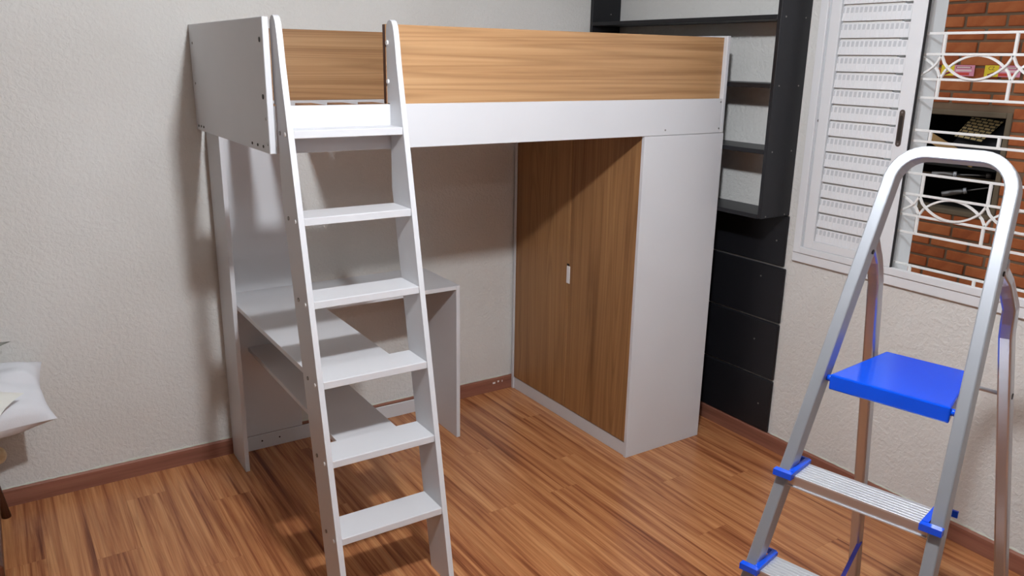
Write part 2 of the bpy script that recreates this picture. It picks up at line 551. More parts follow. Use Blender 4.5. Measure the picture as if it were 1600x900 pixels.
# pale iron-on edge and the wall-side panel behind the desk
bx('back_panel', (0.0485, -0.022, 0.0665), (0.347, -0.0155, ZB), M['white'], bed, 0.0006)

# ------------------------------------------------------------------ desk
desk = thing('corner_desk', 'white L-shaped desk built in under the loft bed', 'desk', (0.5, -0.3, 0))
dt = MB()
dt.prism([(0.0485, -0.0225), (0.962, -0.0225), (0.962, -0.392), (0.344, -0.392), (0.344, -1.071), (0.0485, -1.071)], 'z', 0.7250, 0.7430)
dt.build('desktop', M['white'], desk)
bx('side_panel', (0.9625, -0.3925, 0.0), (0.981, -0.016, 0.743), M['white'], desk)
bx('lower_shelf', (0.127, -1.120, 0.472), (0.344, -0.0225, 0.490), M['white'], desk)
br_ = bx('back_rail', (0.0485, -0.034, 0.0), (0.962, -0.0225, 0.066), M['white'], desk)
for xx in (0.075, 0.155, 0.235):
    dot((xx, -0.034, 0.038), 'y', 0.004, -0.001).build('screw', M['screw_dark'], br_)

# ------------------------------------------------------------------ bed ladder
lad = thing('bed_ladder', 'white six-step ladder leaning on the loft bed', 'ladder', (0.22, -1.29, 0))
def yf(z): return -1.355 + 0.197 * z
def yr(z): return -1.216 + 0.1925 * z
def stringer_poly():
    p = [(yf(0), 0.0), (yr(0), 0.0), (-0.9655, 1.302), (-0.9655, ZR + 0.003), (-0.9462, ZR + 0.003), (-0.9462, 1.795)]
    # rounded head
    c = (-0.975, 1.797)
    p += [(-0.950, 1.818), (-0.962, 1.830), (-0.976, 1.834), (-0.989, 1.829), (-0.999, 1.815), (-1.0055, 1.792), (-1.0105, 1.765)]
    p += [(yf(1.70), 1.70)]
    return p
sp = stringer_poly()
sL = MB().prism(sp, 'x', 0.027, 0.045).build('stringer', M['white'], lad)
sR = MB().prism(sp, 'x', 0.3985, 0.4165).build('stringer', M['white'], lad)
steps_z = [1.508, 1.254, 1.007, 0.763, 0.518, 0.272]
for i, z in enumerate(steps_z):
    yb_ = yf(z) + 0.130
    if z > 1.3: yb_ = -0.9655
    st = bx('step', (0.0455, yf(z) + 0.0005, z - 0.024), (0.398, yb_, z), M['white'], lad, 0.0016)
    for off in (0.022, 0.088):
        yy = yf(z) + off + (0.0 if z < 1.3 else (-0.0 if off < 0.05 else -0.016))
        dot((0.027, yy, z - 0.012), 'x', 0.0065, -0.003, n=14).build('screw_cap', M['cap'] if off < 0.05 else M['screw'], sL)
for zz in (1.765, 1.645):
    dot((0.3985, -0.956, zz), 'x', 0.0075, -0.004, n=14).build('screw_cap', M['cap'], sR)

# ------------------------------------------------------------------ wardrobe
XD = 1.513
wd = thing('wardrobe', 'white two-door wardrobe with oak doors under the bed end', 'wardrobe', (1.74, -0.49, 0))
bx('side_panel', (XD - 0.001, -BD, 0.0), (BL + 0.004, -BD + T, ZB - 0.0015), M['white'], wd)
bx('side_panel', (XD - 0.001, -0.034, 0.0), (BL + 0.004, -0.016, ZB - 0.0015), M['white'], wd)
bx('top_panel', (XD + 0.022, -BD + T + 0.0005, ZB - 0.021), (BL - 0.012, -0.0345, ZB - 0.002), M['white'], wd)
bx('bottom_panel', (XD + 0.022, -BD + T + 0.0005, 0.070), (BL - 0.012, -0.0345, 0.088), M['white'], wd)
bx('back_board', (BL - 0.012, -BD + T + 0.0005, 0.02), (BL - 0.002, -0.0345, ZB - 0.002), M['white'], wd, 0)
bx('plinth', (XD + 0.006, -BD + T + 0.0005, 0.0), (XD + 0.022, -0.0345, 0.066), M['white'], wd)
ysplit = -0.487
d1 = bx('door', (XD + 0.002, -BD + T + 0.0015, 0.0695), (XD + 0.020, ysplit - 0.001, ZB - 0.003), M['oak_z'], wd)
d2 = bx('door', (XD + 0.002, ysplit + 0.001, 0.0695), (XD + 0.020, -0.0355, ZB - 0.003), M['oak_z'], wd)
tag(bx('handle', (XD - 0.001, ysplit - 0.0135, 0.702), (XD + 0.0025, ysplit + 0.011, 0.786), M['cap'], d1, 0.0012), label='white recessed pull')
bx('handle_notch', (XD + 0.0012, ysplit - 0.006, 0.787), (XD + 0.0027, ysplit + 0.012, 0.797), M['gasket'], d1, 0)

# ------------------------------------------------------------------ black shelf on the right wall
SX = 1.966
sh = thing('wall_shelf', 'black open bookcase shelf fixed high on the right wall', 'shelf', (2.06, -0.6, 1.09))
SY0, SY1 = -1.205, -0.002
near = bx('side_panel', (SX, SY0, 1.092), (XW - 0.0005, SY0 + 0.018, 2.45), M['black'], sh)
far = bx('side_panel', (SX, SY1 - 0.018, 1.092), (XW - 0.0005, SY1, 2.45), M['black'], sh)
for z in (1.108, 1.378, 1.643, 1.908, 2.173, 2.44):
    bx('shelf_board', (SX, SY0 + 0.0182, z - 0.018), (XW - 0.0005, SY1 - 0.0182, z), M['black'], sh)
for z in (1.100, 1.37, 1.635, 1.900):
    for dx in (0.03, 0.15):
        dot((SX + dx, SY0, z), 'y', 0.0032, -0.0012).build('screw', M['screw'], near)
    dot((SX + 0.12, SY1 - 0.018, z + 0.05), 'y', 0.0032, -0.0012).build('screw', M['screw'], far)

wp = thing('wall_panel', 'four black boards stacked on the right wall below the shelf', 'panel', (XW - 0.008, -0.6, 0.07))
for k, (za, zb) in enumerate([(0.076, 0.326), (0.334, 0.598), (0.606, 0.857), (0.865, 1.090)]):
    b_ = bx('board', (XW - 0.015, -1.224 + (0.012 if k == 3 else 0), za), (XW - 0.0004, -0.004, zb), M['black'], wp, 0.004)
    for yy, zz in {0: [(-1.16, 0.20)], 1: [(-1.10, 0.50)], 2: [(-1.10, 0.80)], 3: [(-1.165, 0.975)]}[k]:
        dot((XW - 0.015, yy, zz), 'x', 0.004, -0.0012).build('screw', M['screw'], b_)

# ------------------------------------------------------------------ window
WY0 = -2.76
fr = MB()
fr.box((2.132, -1.291, 0.946), (XW - 0.0003, -1.256, 2.16), 0.002)     # left jamb
fr.box((2.132, WY0, 0.946), (XW - 0.0003, WY0 + 0.035, 2.16), 0.002)
fr.box((2.132, WY0 + 0.035, 2.10), (XW - 0.0003, -1.291, 2.16), 0.002)
fr.box((2.130, WY0 + 0.035, 0.946), (XW - 0.0003, -1.291, 0.974), 0.002)
win = tag(fr.build('window_1', M['win']), kind='structure')
bx('sill_trim', (2.136, WY0 - 0.004, 0.905), (XW - 0.0003, -1.252, 0.9445), M['win'], win, 0.003)
bx('track', (2.146, -1.312, 0.9745), (XW - 0.0004, -1.2915, 2.10), M['win_grey'], win, 0)
dot((2.146, -1.300, 1.50), 'x', 0.006, -0.001).build('screw_hole', M['gasket'], win)
leaf = MB()
leaf.box((2.134, -1.350, 0.9745), (2.1495, -1.306, 2.10), 0.0015)
leaf.box((2.134, -1.700, 0.9745), (2.1495, -1.644, 2.10), 0.0015)
leaf.box((2.134, -1.644, 0.9745), (2.1495, -1.350, 1.008), 0.0015)
leaf.box((2.134, -1.644, 2.06), (2.1495, -1.350, 2.10), 0.0015)
lf = leaf.build('shutter_leaf', M['win'], win)
bx('gasket', (2.138, -1.704, 0.9745), (2.149, -1.7002, 2.10), M['gasket'], win, 0)
bx('gasket', (2.1355, -1.3545, 1.008), (2.149, -1.3502, 2.06), M['win_grey'], lf, 0)
# shutter louvres: sloping blade + ribbed upright with slots
z = 1.0085
PITCH = 0.0625
first = True
while z < 2.05:
    zt = min(z + PITCH - 0.0085, 2.059)
    xb_, xt_ = 2.1392, 2.1448
    def xs_(zz): return xb_ + (xt_ - xb_) * (zz - z) / (PITCH - 0.0085)
    bl = MB().prism([(xb_, z), (2.1485, z), (2.1485, zt), (xs_(zt), zt)], 'y', -1.6435, -1.3547)
    # MB.prism along y takes (x, z) pairs
    bl = bl.build('louvre', M['win'], lf)
    if zt - z > 0.03:
        rib, slot = MB(), MB()
        yy = -1.640
        while yy < -1.360:
            rib.prism([(xs_(z + 0.002) - 0.0016, z + 0.002), (xs_(z + 0.002) + 0.001, z + 0.002), (xs_(zt - 0.002) + 0.001, zt - 0.002), (xs_(zt - 0.002) - 0.0016, zt - 0.002)], 'y', yy, yy + 0.0045)
            z1, z2 = z + 0.030, z + 0.050
            if z2 < zt:
                slot.prism([(xs_(z1) - 0.0004, z1), (xs_(z1) + 0.001, z1), (xs_(z2) + 0.001, z2), (xs_(z2) - 0.0004, z2)], 'y', yy + 0.0062, yy + 0.0178)
            yy += 0.0195
        rib.build('rib_row', M['win'], bl)
        slot.build('slot_row', M['win_grey'], bl)
    z += PITCH
# recessed bronze pull
def pill(x0, x1, yc, za, zb, r, n=8):
    pts = []
    for k in range(n + 1):
        a = math.pi * k / n
        pts.append((yc + r * math.cos(a), zb - r + r * math.sin(a)))
    for k in range(n + 1):
        a = math.pi + math.pi * k / n
        pts.append((yc + r * math.cos(a), za + r + r * math.sin(a)))
    return MB().prism(pts, 'x', x0, x1)
hd = pill(2.1310, 2.1345, -1.665, 1.431, 1.566, 0.0105).build('pull_handle', M['bronze'], lf)
pill(2.1298, 2.1312, -1.665, 1.452, 1.545, 0.006).build('pull_recess', M['screw_dark'], hd)
for zz in (1.441, 1.556):
    dot((2.1312, -1.665, zz), 'x', 0.004, -0.001).build('screw', M['screw'], hd)

# ------------------------------------------------------------------ iron grille in the opening
GX = 2.195
gr = thing('window_grille', 'white wrought iron grille with interlaced arcs in the window', 'grille', (GX, -2.2, 0.95))
gz = dict(a=1.835, b=1.763, c=1.676, d=1.610, e=1.492, f=1.453, g=1.334, h=1.255, i=1.176, j=1.109, k=0.985)
GY0, GY1 = OP_Y0 + 0.007, OP_Y1 - 0.007
for n_, z in gz.items():
    hw = 0.0045
    MB().box((GX - 0.003, GY0, z - hw), (GX + 0.003, GY1, z + hw), 0.001).build('crossbar', M['grille'], gr)
vy = [-1.748 - 0.245 * k for k in range(4)]
for y in vy:
    for (p, q) in (('a', 'b'), ('c', 'd'), ('e', 'f'), ('g', 'h'), ('i', 'j')):
        MB().box((GX - 0.0045, y - 0.0045, gz[q] - 0.002), (GX + 0.0045, y + 0.0045, gz[p] + 0.002)).build('upright', M['grille'], gr)
    MB().box((GX - 0.0045, y - 0.0045, 0.891), (GX + 0.0045, y + 0.0045, gz['k'])).build('upright', M['grille'], gr)
def arc(y0, y1, zedge, zmid, lo=None):
    pts = []
    n = 18
    for k in range(n + 1):
        t = k / n
        y = y0 + (y1 - y0) * t
        s = math.sin(math.pi * t) ** 0.62
        z = zedge + (zmid - zedge) * s
        if lo is None or y <= lo:
            pts.append((GX + 0.0, y, z))
    return pts
prof_bar = [(-0.0035, -0.0045), (0.0035, -0.0045), (0.0035, 0.0045), (-0.0035, 0.0045)]
for (zt_, zb_) in ((gz['b'], gz['c']), (gz['h'], gz['i'])):
    for k in range(-1, 4):
        y0 = -1.748 - 0.245 * k
        y1 = y0 - 0.245
        lim = GY1 - 0.002
        for (ze, zm, dx) in ((zt_ - 0.003, zb_ + 0.003, -0.006), (zb_ + 0.003, zt_ - 0.003, 0.006)):
            pts = [(GX + dx, p[1], p[2]) for p in arc(y0, y1, ze, zm, lim) if p[1] > GY0 + 0.002]
            if len(pts) > 2:
                MB().sweep(pts, prof_bar, ref=(1, 0, 0)).build('arc_bar', M['grille'], gr)
bx('slot_mark', (XW + 0.0652, OP_Y1 - 0.062, 0.962), (XW + 0.0665, OP_Y1 - 0.052, 0.985), M['gasket'], wall_r, 0)

# ------------------------------------------------------------------ outdoors: brick wall with barbecue niche
XB = 4.2
patio = tag(MB().box((XW + WT, -6.0, -0.12), (8.0, 3.0, -0.02)).build('patio', M['concrete']), kind='structure')
NY0, NY1, NZ0, NZ1 = -1.030, -0.36, 0.875, 1.440      # niche opening
bw = thing('brick_wall', 'orange brick wall outdoors with a dark barbecue niche', 'wall', (XB, -0.8, -0.02))
BY0, BY1, BZ1 = -3.4, 1.6, 2.75
mo = MB()
mo.box((XB + 0.008, BY0, -0.02), (XB + 0.13, NY0, BZ1))
mo.box((XB + 0.008, NY1, -0.02), (XB + 0.13, BY1, BZ1))
mo.box((XB + 0.008, NY0, -0.02), (XB + 0.13, NY1, NZ0))
mo.box((XB + 0.008, NY0, NZ1), (XB + 0.13, NY1, BZ1))
mo.build('mortar_bed', M['mortar'], bw)
nb = MB()
nb.box((XB + 0.13, NY0 - 0.10, NZ0 - 0.1), (XB + 0.16, NY0 - 0.0, NZ1 + 0.1))
nb.box((XB + 0.60, NY0 - 0.10, NZ0 - 0.1), (XB + 0.64, NY1 + 0.1, NZ1 + 0.1))
nb.box((XB + 0.131, NY0 - 0.04, NZ0 - 0.04), (XB + 0.62, NY0, NZ1 + 0.04))
nb.box((XB + 0.131, NY1, NZ0 - 0.04), (XB + 0.62, NY1 + 0.04, NZ1 + 0.04))
nb.box((XB + 0.131, NY0, NZ0 - 0.04), (XB + 0.62, NY1, NZ0))
nb.box((XB + 0.131, NY0, NZ1), (XB + 0.62, NY1, NZ1 + 0.04))
nb.build('niche_lining', M['soot'], bw)
cb = MB()
cb.box((XB - 0.004, NY0 - 0.030, NZ0 - 0.028), (XB + 0.129, NY0 + 0.001, NZ1 + 0.030), 0.004)
cb.box((XB - 0.004, NY1 - 0.001, NZ0 - 0.028), (XB + 0.129, NY1 + 0.03, NZ1 + 0.030), 0.004)
cb.box((XB - 0.004, NY0 + 0.001, NZ1 - 0.001), (XB + 0.129, NY1 - 0.001, NZ1 + 0.030), 0.004)
cb.box((XB - 0.004, NY0 + 0.001, NZ0 - 0.028), (XB + 0.129, NY1 - 0.001, NZ0 + 0.001), 0.004)
cb.build('niche_border', M['cement'], bw)
BP, CH = 0.236, 0.0725
cand = []
row = 0
z = -0.02 + 0.008
while z + 0.056 < BZ1:
    off = (0.0 if row % 2 == 0 else BP / 2) + random.uniform(-0.02, 0.02)
    y = BY0 + off
    while y < BY1 - 0.02:
        L_ = 0.218
        if random.random() < 0.10:
            L_ = 0.10
        ya, yb = y, min(y + L_, BY1)
        segs = [(ya, yb)]
        if z + 0.058 > NZ0 - 0.028 and z < NZ1 + 0.03:
            segs = []
            if ya < NY0 - 0.03: segs.append((ya, min(yb, NY0 - 0.034)))
            if yb > NY1 + 0.03: segs.append((max(ya, NY1 + 0.034), yb))
        for (a, b) in segs:
            if b - a > 0.03:
                cand.append((a, b, z))
        y += L_ + 0.018
    z += CH
    row += 1
# the ones that show through the window first
cand.sort(key=lambda c: ((c[0] + c[1]) / 2 + 0.85) ** 2 + (c[2] - 1.2) ** 2)
bmesh_cache = {}
rest = MB()
for i, (a, b, z) in enumerate(cand):
    jx = random.uniform(-0.004, 0.003)
    if i < 290:
        key = round(b - a, 2)
        loc = (XB + jx, (a + b) / 2, z + 0.029)
        if key not in bmesh_cache:
            o = MB().box((XB, -key / 2, -0.029), (XB + 0.03, key / 2, 0.029), 0.004).build('brick', M['brick'], bw, origin=(XB, 0, 0))
            bmesh_cache[key] = o.data
            o.location = Vector(loc) - ORG[bw.name]
        else:
            o = share('brick', bmesh_cache[key], loc, bw)
        o.rotation_euler = (random.uniform(-0.012, 0.012), 0, 0)
    else:
        rest.box((XB + jx, a, z), (XB + 0.03, b, z + 0.058), 0.003)
tag(rest.build('outer_bricks', M['brick'], bw), kind='stuff')

# leaflets on the bricks
def flier(label, ya, yb, za, zb):
    t = thing('leaflet', label, 'leaflet', (XB - 0.006, (ya + yb) / 2, za))
    w, h = yb - ya, zb - za
    yl, yr_ = yb, ya        # image-left is +y
    P = lambda u, v: (yl + (yr_ - yl) * u, za + h * v)
    def quad(name, u0, u1, v0, v1, x, mat):
        (y0, z0), (y1, z1) = P(u0, v0), P(u1, v1)
        return bx(name, (x - 0.0006, min(y0, y1), z0), (x, max(y0, y1), z1), mat, t, 0)
    bx('sheet', (XB - 0.0075, ya, za), (XB - 0.006, yb, zb), M['fl_pink'], t, 0)
    quad('yellow_panel', 0.0, 0.40, 0.0, 1.0, XB - 0.0078, M['fl_yellow'])
    quad('print_bar', 0.45, 0.90, 0.70, 0.88, XB - 0.0078, M['fl_dark'])
    quad('print_bar', 0.47, 0.88, 0.735, 0.845, XB - 0.0086, M['fl_pale'])
    quad('print_bar', 0.45, 0.92, 0.42, 0.58, XB - 0.0078, M['fl_pale'])
    quad('print_bar', 0.40, 0.86, 0.08, 0.32, XB - 0.0078, M['fl_red'])
    (y0, z0), (y1, z1) = P(0.10, 0.10), P(0.36, 0.42)
    MB().sweep([(XB - 0.0082, y0, z0), (XB - 0.0082, y1, z1)], [(-0.006, -0.0004), (0.006, -0.0004), (0.006, 0.0004), (-0.006, 0.0004)], ref=(1, 0, 0)).build('print_mark', M['fl_dark'], t)
    return t, P
M['fl_pink'] = plain('leaflet_pink', srgb(232, 150, 176), rough=0.5)
M['fl_yellow'] = plain('leaflet_yellow', srgb(240, 212, 40), rough=0.5)
M['fl_red'] = plain('leaflet_red', srgb(214, 66, 52), rough=0.5)
M['fl_dark'] = plain('leaflet_dark_red', srgb(130, 30, 50), rough=0.5)
M['fl_pale'] = plain('leaflet_pale', srgb(244, 214, 214), rough=0.5)
flier('small yellow and pink leaflet on the bricks, nearer the shutter', -0.806, -0.608, 1.668, 1.730)
t2, P2 = flier('small yellow and pink leaflet with printed initials on the bricks', -1.063, -0.865, 1.668, 1.731)
def letters(txt, P, t, u, v, size, mat):
    cu = bpy.data.curves.new('initials', 'FONT')
    cu.body = txt
    cu.size = size
    cu.extrude = 0.0003
    tmp = bpy.data.objects.new('tmp', cu)
    COL.objects.link(tmp)
    me = bpy.data.meshes.new_from_object(tmp.evaluated_get(bpy.context.evaluated_depsgraph_get()))
    bpy.data.objects.remove(tmp, do_unlink=True)
    me.materials.append(mat)
    o = bpy.data.objects.new('initials', me)
    COL.objects.link(o)
    o.parent = t
    (y, z) = P(u, v)
    o.location = Vector((XB - 0.0083, y, z)) - ORG[t.name]
    o.rotation_euler = (math.radians(90), 0, math.radians(-90))
    return o
letters('CZ', P2, t2, 0.10, 0.60, 0.026, M['fl_dark'])

# charcoal sack, strip of cardboard and two spits in the niche
sack = thing('charcoal_sack', 'black paper sack with beige dashed print in the niche', 'sack', (XB + 0.22, -0.80, NZ0 + 0.30))
def pillow_mesh(c00, c10, c11, c01, thick, n=18, concave=0.07, seed=1, wrinkle=0.004, flat=0.5, down=1.0):
    """cushion between four corner points; returns an MB"""
    rnd = random.Random(seed)
    ph = [rnd.uniform(0, 6.28) for _ in range(6)]
    c00, c10, c11, c01 = map(Vector, (c00, c10, c11, c01))
    nrm = (c10 - c00).cross(c01 - c00).normalized()
    ctr = (c00 + c10 + c11 + c01) / 4
    mb = MB()
    vs, fs = [], []
    for side in (1, -1):
        for j in range(n + 1):
            for i in range(n + 1):
                a, b = -1 + 2 * i / n, -1 + 2 * j / n
                s, t = (a + 1) / 2, (b + 1) / 2
                p = c00.lerp(c10, s).lerp(c01.lerp(c11, s), t)
                pull = concave * ((1 - b * b) * a * a * abs(a) + 0.0)
                pull2 = concave * ((1 - a * a) * b * b * abs(b))
                p = p + (ctr - p) * (pull + pull2) * 1.0
                h = ((1 - a * a) * (1 - b * b)) ** flat
                w = wrinkle * (math.sin(7 * a + 3 * b + ph[0]) + math.sin(5 * b - 6 * a + ph[1]) + 0.7 * math.sin(13 * b + 4 * a + ph[2])) * h
                k = 1.0 if side > 0 else down
                vs.append(p + nrm * side * (thick / 2 * h * k + w))
    m = (n + 1) ** 2
    for sidx in (0, 1):
        for j in range(n):
            for i in range(n):
                q = [sidx * m + j * (n + 1) + i, sidx * m + j * (n + 1) + i + 1, sidx * m + (j + 1) * (n + 1) + i + 1, sidx * m + (j + 1) * (n + 1) + i]
                fs.append(q if sidx == 0 else q[::-1])
    mb.add(vs, fs, True)
    return mb
pillow_mesh((XB + 0.10, -0.62, NZ0 + 0.31), (XB + 0.10, -1.01, NZ0 + 0.30), (XB + 0.30, -0.99, NZ0 + 0.52), (XB + 0.30, -0.70, NZ0 + 0.52), 0.11, seed=4, flat=0.35, wrinkle=0.006).build('sack_body', M['bag'], sack)
o_ = MB()
pc = [Vector((XB + 0.115, -0.70, NZ0 + 0.405)), Vector((XB + 0.115, -0.865, NZ0 + 0.385)), Vector((XB + 0.215, -0.925, NZ0 + 0.520)), Vector((XB + 0.215, -0.735, NZ0 + 0.520))]
# printed patch as a flat sheet lying on the sack, own frame so that the dashes follow it
ex = (pc[1] - pc[0]).normalized()
ez = (pc[1] - pc[0]).cross(pc[3] - pc[0]).normalized()
ey = ez.cross(ex)
me = bpy.data.meshes.new('printed_patch')
loc2 = [((p - pc[0]).dot(ex), (p - pc[0]).dot(ey), 0.0) for p in pc]
loc2b = [(a, b, -0.002) for a, b, c in loc2]
me.from_pydata(loc2 + loc2b, [], [[0, 1, 2, 3], [7, 6, 5, 4], [0, 4, 5, 1], [1, 5, 6, 2], [2, 6, 7, 3], [3, 7, 4, 0]])
me.materials.append(M['bag_print'])
po = bpy.data.objects.new('printed_patch', me)
COL.objects.link(po)
po.parent = sack
rm = Matrix((ex, ey, ez)).transposed()
po.rotation_euler = rm.to_euler()
nout = ez if ez.x < 0 else -ez
po.location = pc[0] + nout * 0.045 - ORG[sack.name]
tag(MB().sweep([(XB + 0.05, -0.57, NZ0 + 0.42), (XB + 0.06, -0.86, NZ0 + 0.285)], [(-0.028, -0.004), (0.028, -0.004), (0.028, 0.004), (-0.028, 0.004)], ref=(1, 0, 0)).build('cardboard_strip', M['card']),
    'pale brown strip of cardboard leaning in the niche', 'cardboard')
tag(MB().box((XB + 0.02, NY0 + 0.003, NZ0 + 0.255), (XB + 0.58, NY1 - 0.003, NZ0 + 0.263), 0.001).build('grill_shelf', M['soot']),
    'black steel shelf across the middle of the niche', 'shelf')
tag(MB().box((XB + 0.16, NY0 + 0.003, NZ0 + 0.170), (XB + 0.18, NY1 - 0.003, NZ0 + 0.190), 0.002).build('support_bar', M['cement']),
    'grey crossbar inside the barbecue niche', 'bar')
def spit(label, a, b):
    a, b = Vector(a), Vector(b)
    t = thing('rotisserie_spit', label, 'spit', (a.x, a.y, a.z), 'spits in the barbecue')
    d = (b - a).normalized()
    MB().tube([a, a + d * 0.13], 0.017, 12, True).build('handle', M['spit_handle'], t)
    MB().tube([a + d * 0.118, a + d * 0.128, a + d * 0.135], 0.0185, 12, True).build('ring', M['alu'], t)
    MB().tube([a + d * 0.13, b], 0.005, 8, True).build('rod', M['spit_handle'], t)
    MB().tube([b - d * 0.005, b + d * 0.02], 0.017, 12, True).build('tip', M['screw_dark'], t)
spit('metal spit with its round handle low in the niche', (XB - 0.01, -0.735, 0.965), (XB + 0.10, -1.005, 1.040))
spit('metal spit handle just behind the top bar of the step ladder', (XB - 0.06, -0.68, 1.085), (XB + 0.06, -0.95, 1.100))

# ------------------------------------------------------------------ aluminium step ladder
LO = Vector((0.88956, -2.45056, 0))
LS = Vector((0.222126, -0.975018, 0))
LB = Vector((0.975018, 0.222126, 0))
def W(u, v, z): return LO + LS * u + LB * v + Vector((0, 0, z))
sl = thing('step_ladder', 'aluminium step ladder with blue plastic platform and end caps', 'step ladder', LO)
SW, SDp = 0.029, 0.046
def vf(z): return -0.24 + 0.328 * z
def uLs(z): return -0.180 + 0.095 * (z - 0.735)
def uRs(z): return 0.180 - 0.039 * (z - 0.735)
nrm_f = (LB * 1.0 + Vector((0, 0, -0.328))).normalized()     # into the ladder, square to the stile plane
def fp(u, z):     # stile centre line point
    return W(u, vf(z), z) + nrm_f * (SDp / 2)
def rrect(w, d, r, n=3):
    pts = []
    for (cx, cz, a0) in ((w / 2 - r, d / 2 - r, 0), (-w / 2 + r, d / 2 - r, 90), (-w / 2 + r, -d / 2 + r, 180), (w / 2 - r, -d / 2 + r, 270)):
        for k in range(n + 1):
            a = math.radians(a0 + 90 * k / n)
            pts.append((cx + r * math.cos(a), cz + r * math.sin(a)))
    return pts
prof_st = rrect(SW, SDp, 0.0035, 2)
ZTOP, RC = 1.528, 0.075
path = []
zb = ZTOP - RC
for z in (0.0, 0.4, 0.8, 1.2, zb):
    path.append((uLs(z), z))
cL = (uLs(zb) + RC, zb)
for k in range(1, 9):
    a = math.pi - (math.pi / 2) * k / 8
    path.append((cL[0] + RC * math.cos(a), cL[1] + RC * math.sin(a)))
cR = (uRs(zb) - RC, zb)
for k in range(0, 9):
    a = math.pi / 2 - (math.pi / 2) * k / 8
    path.append((cR[0] + RC * math.cos(a), cR[1] + RC * math.sin(a)))
for z in (1.2, 0.8, 0.4, 0.0):
    path.append((uRs(z), z))
MB().sweep([fp(u, z) for u, z in path], prof_st, ref=nrm_f, smooth=False).build('front_frame', M['alu'], sl)
# rear legs
prof_rl = rrect(0.030, 0.036, 0.005, 2)
for sgn, u0, us in ((-1, -0.112, uLs(1.29)), (1, 0.176, uRs(1.29))):
    pts = []
    for z in (0.02, 0.5, 0.9, 1.12):
        pts.append(W(u0 + sgn * 0.06 * (1.27 - z), 0.245 + 0.35 * (1.27 - z), z))
    uk = u0 + sgn * 0.06 * 0.15
    pts += [W(uk, 0.289, 1.155), W(uk, 0.2835, 1.19), W(uk * 0.7 + us * 0.3, 0.276, 1.22), W(uk * 0.4 + us * 0.6, 0.266, 1.25), W(us, 0.252, 1.275), W(us, 0.236, 1.298)]
    rl = MB().sweep(pts, prof_rl, ref=LB).build('rear_leg', M['alu_leg'], sl)
    f_ = W(u0 + sgn * 0.06 * 1.27, 0.245 + 0.35 * 1.27, 0.0)
    MB().sweep([f_, f_ + Vector((0, 0, 0.03))], rrect(0.03, 0.04, 0.006), ref=LB).build('rubber_foot', M['dark_rubber'], rl)
    pv = fp(us, 1.29) + nrm_f * 0.006
    MB().tube([pv + LS * (0.0145 if sgn > 0 else -0.0145), pv + LS * (0.017 if sgn > 0 else -0.017)], 0.006, 10, False).build('rivet', M['screw_dark'], sl)
    if sgn < 0:
        pv2 = pv + LS * 0.0135
        MB().tube([pv2, pv2 + LS * 0.003], 0.006, 10, False).build('rivet', M['screw_dark'], sl)
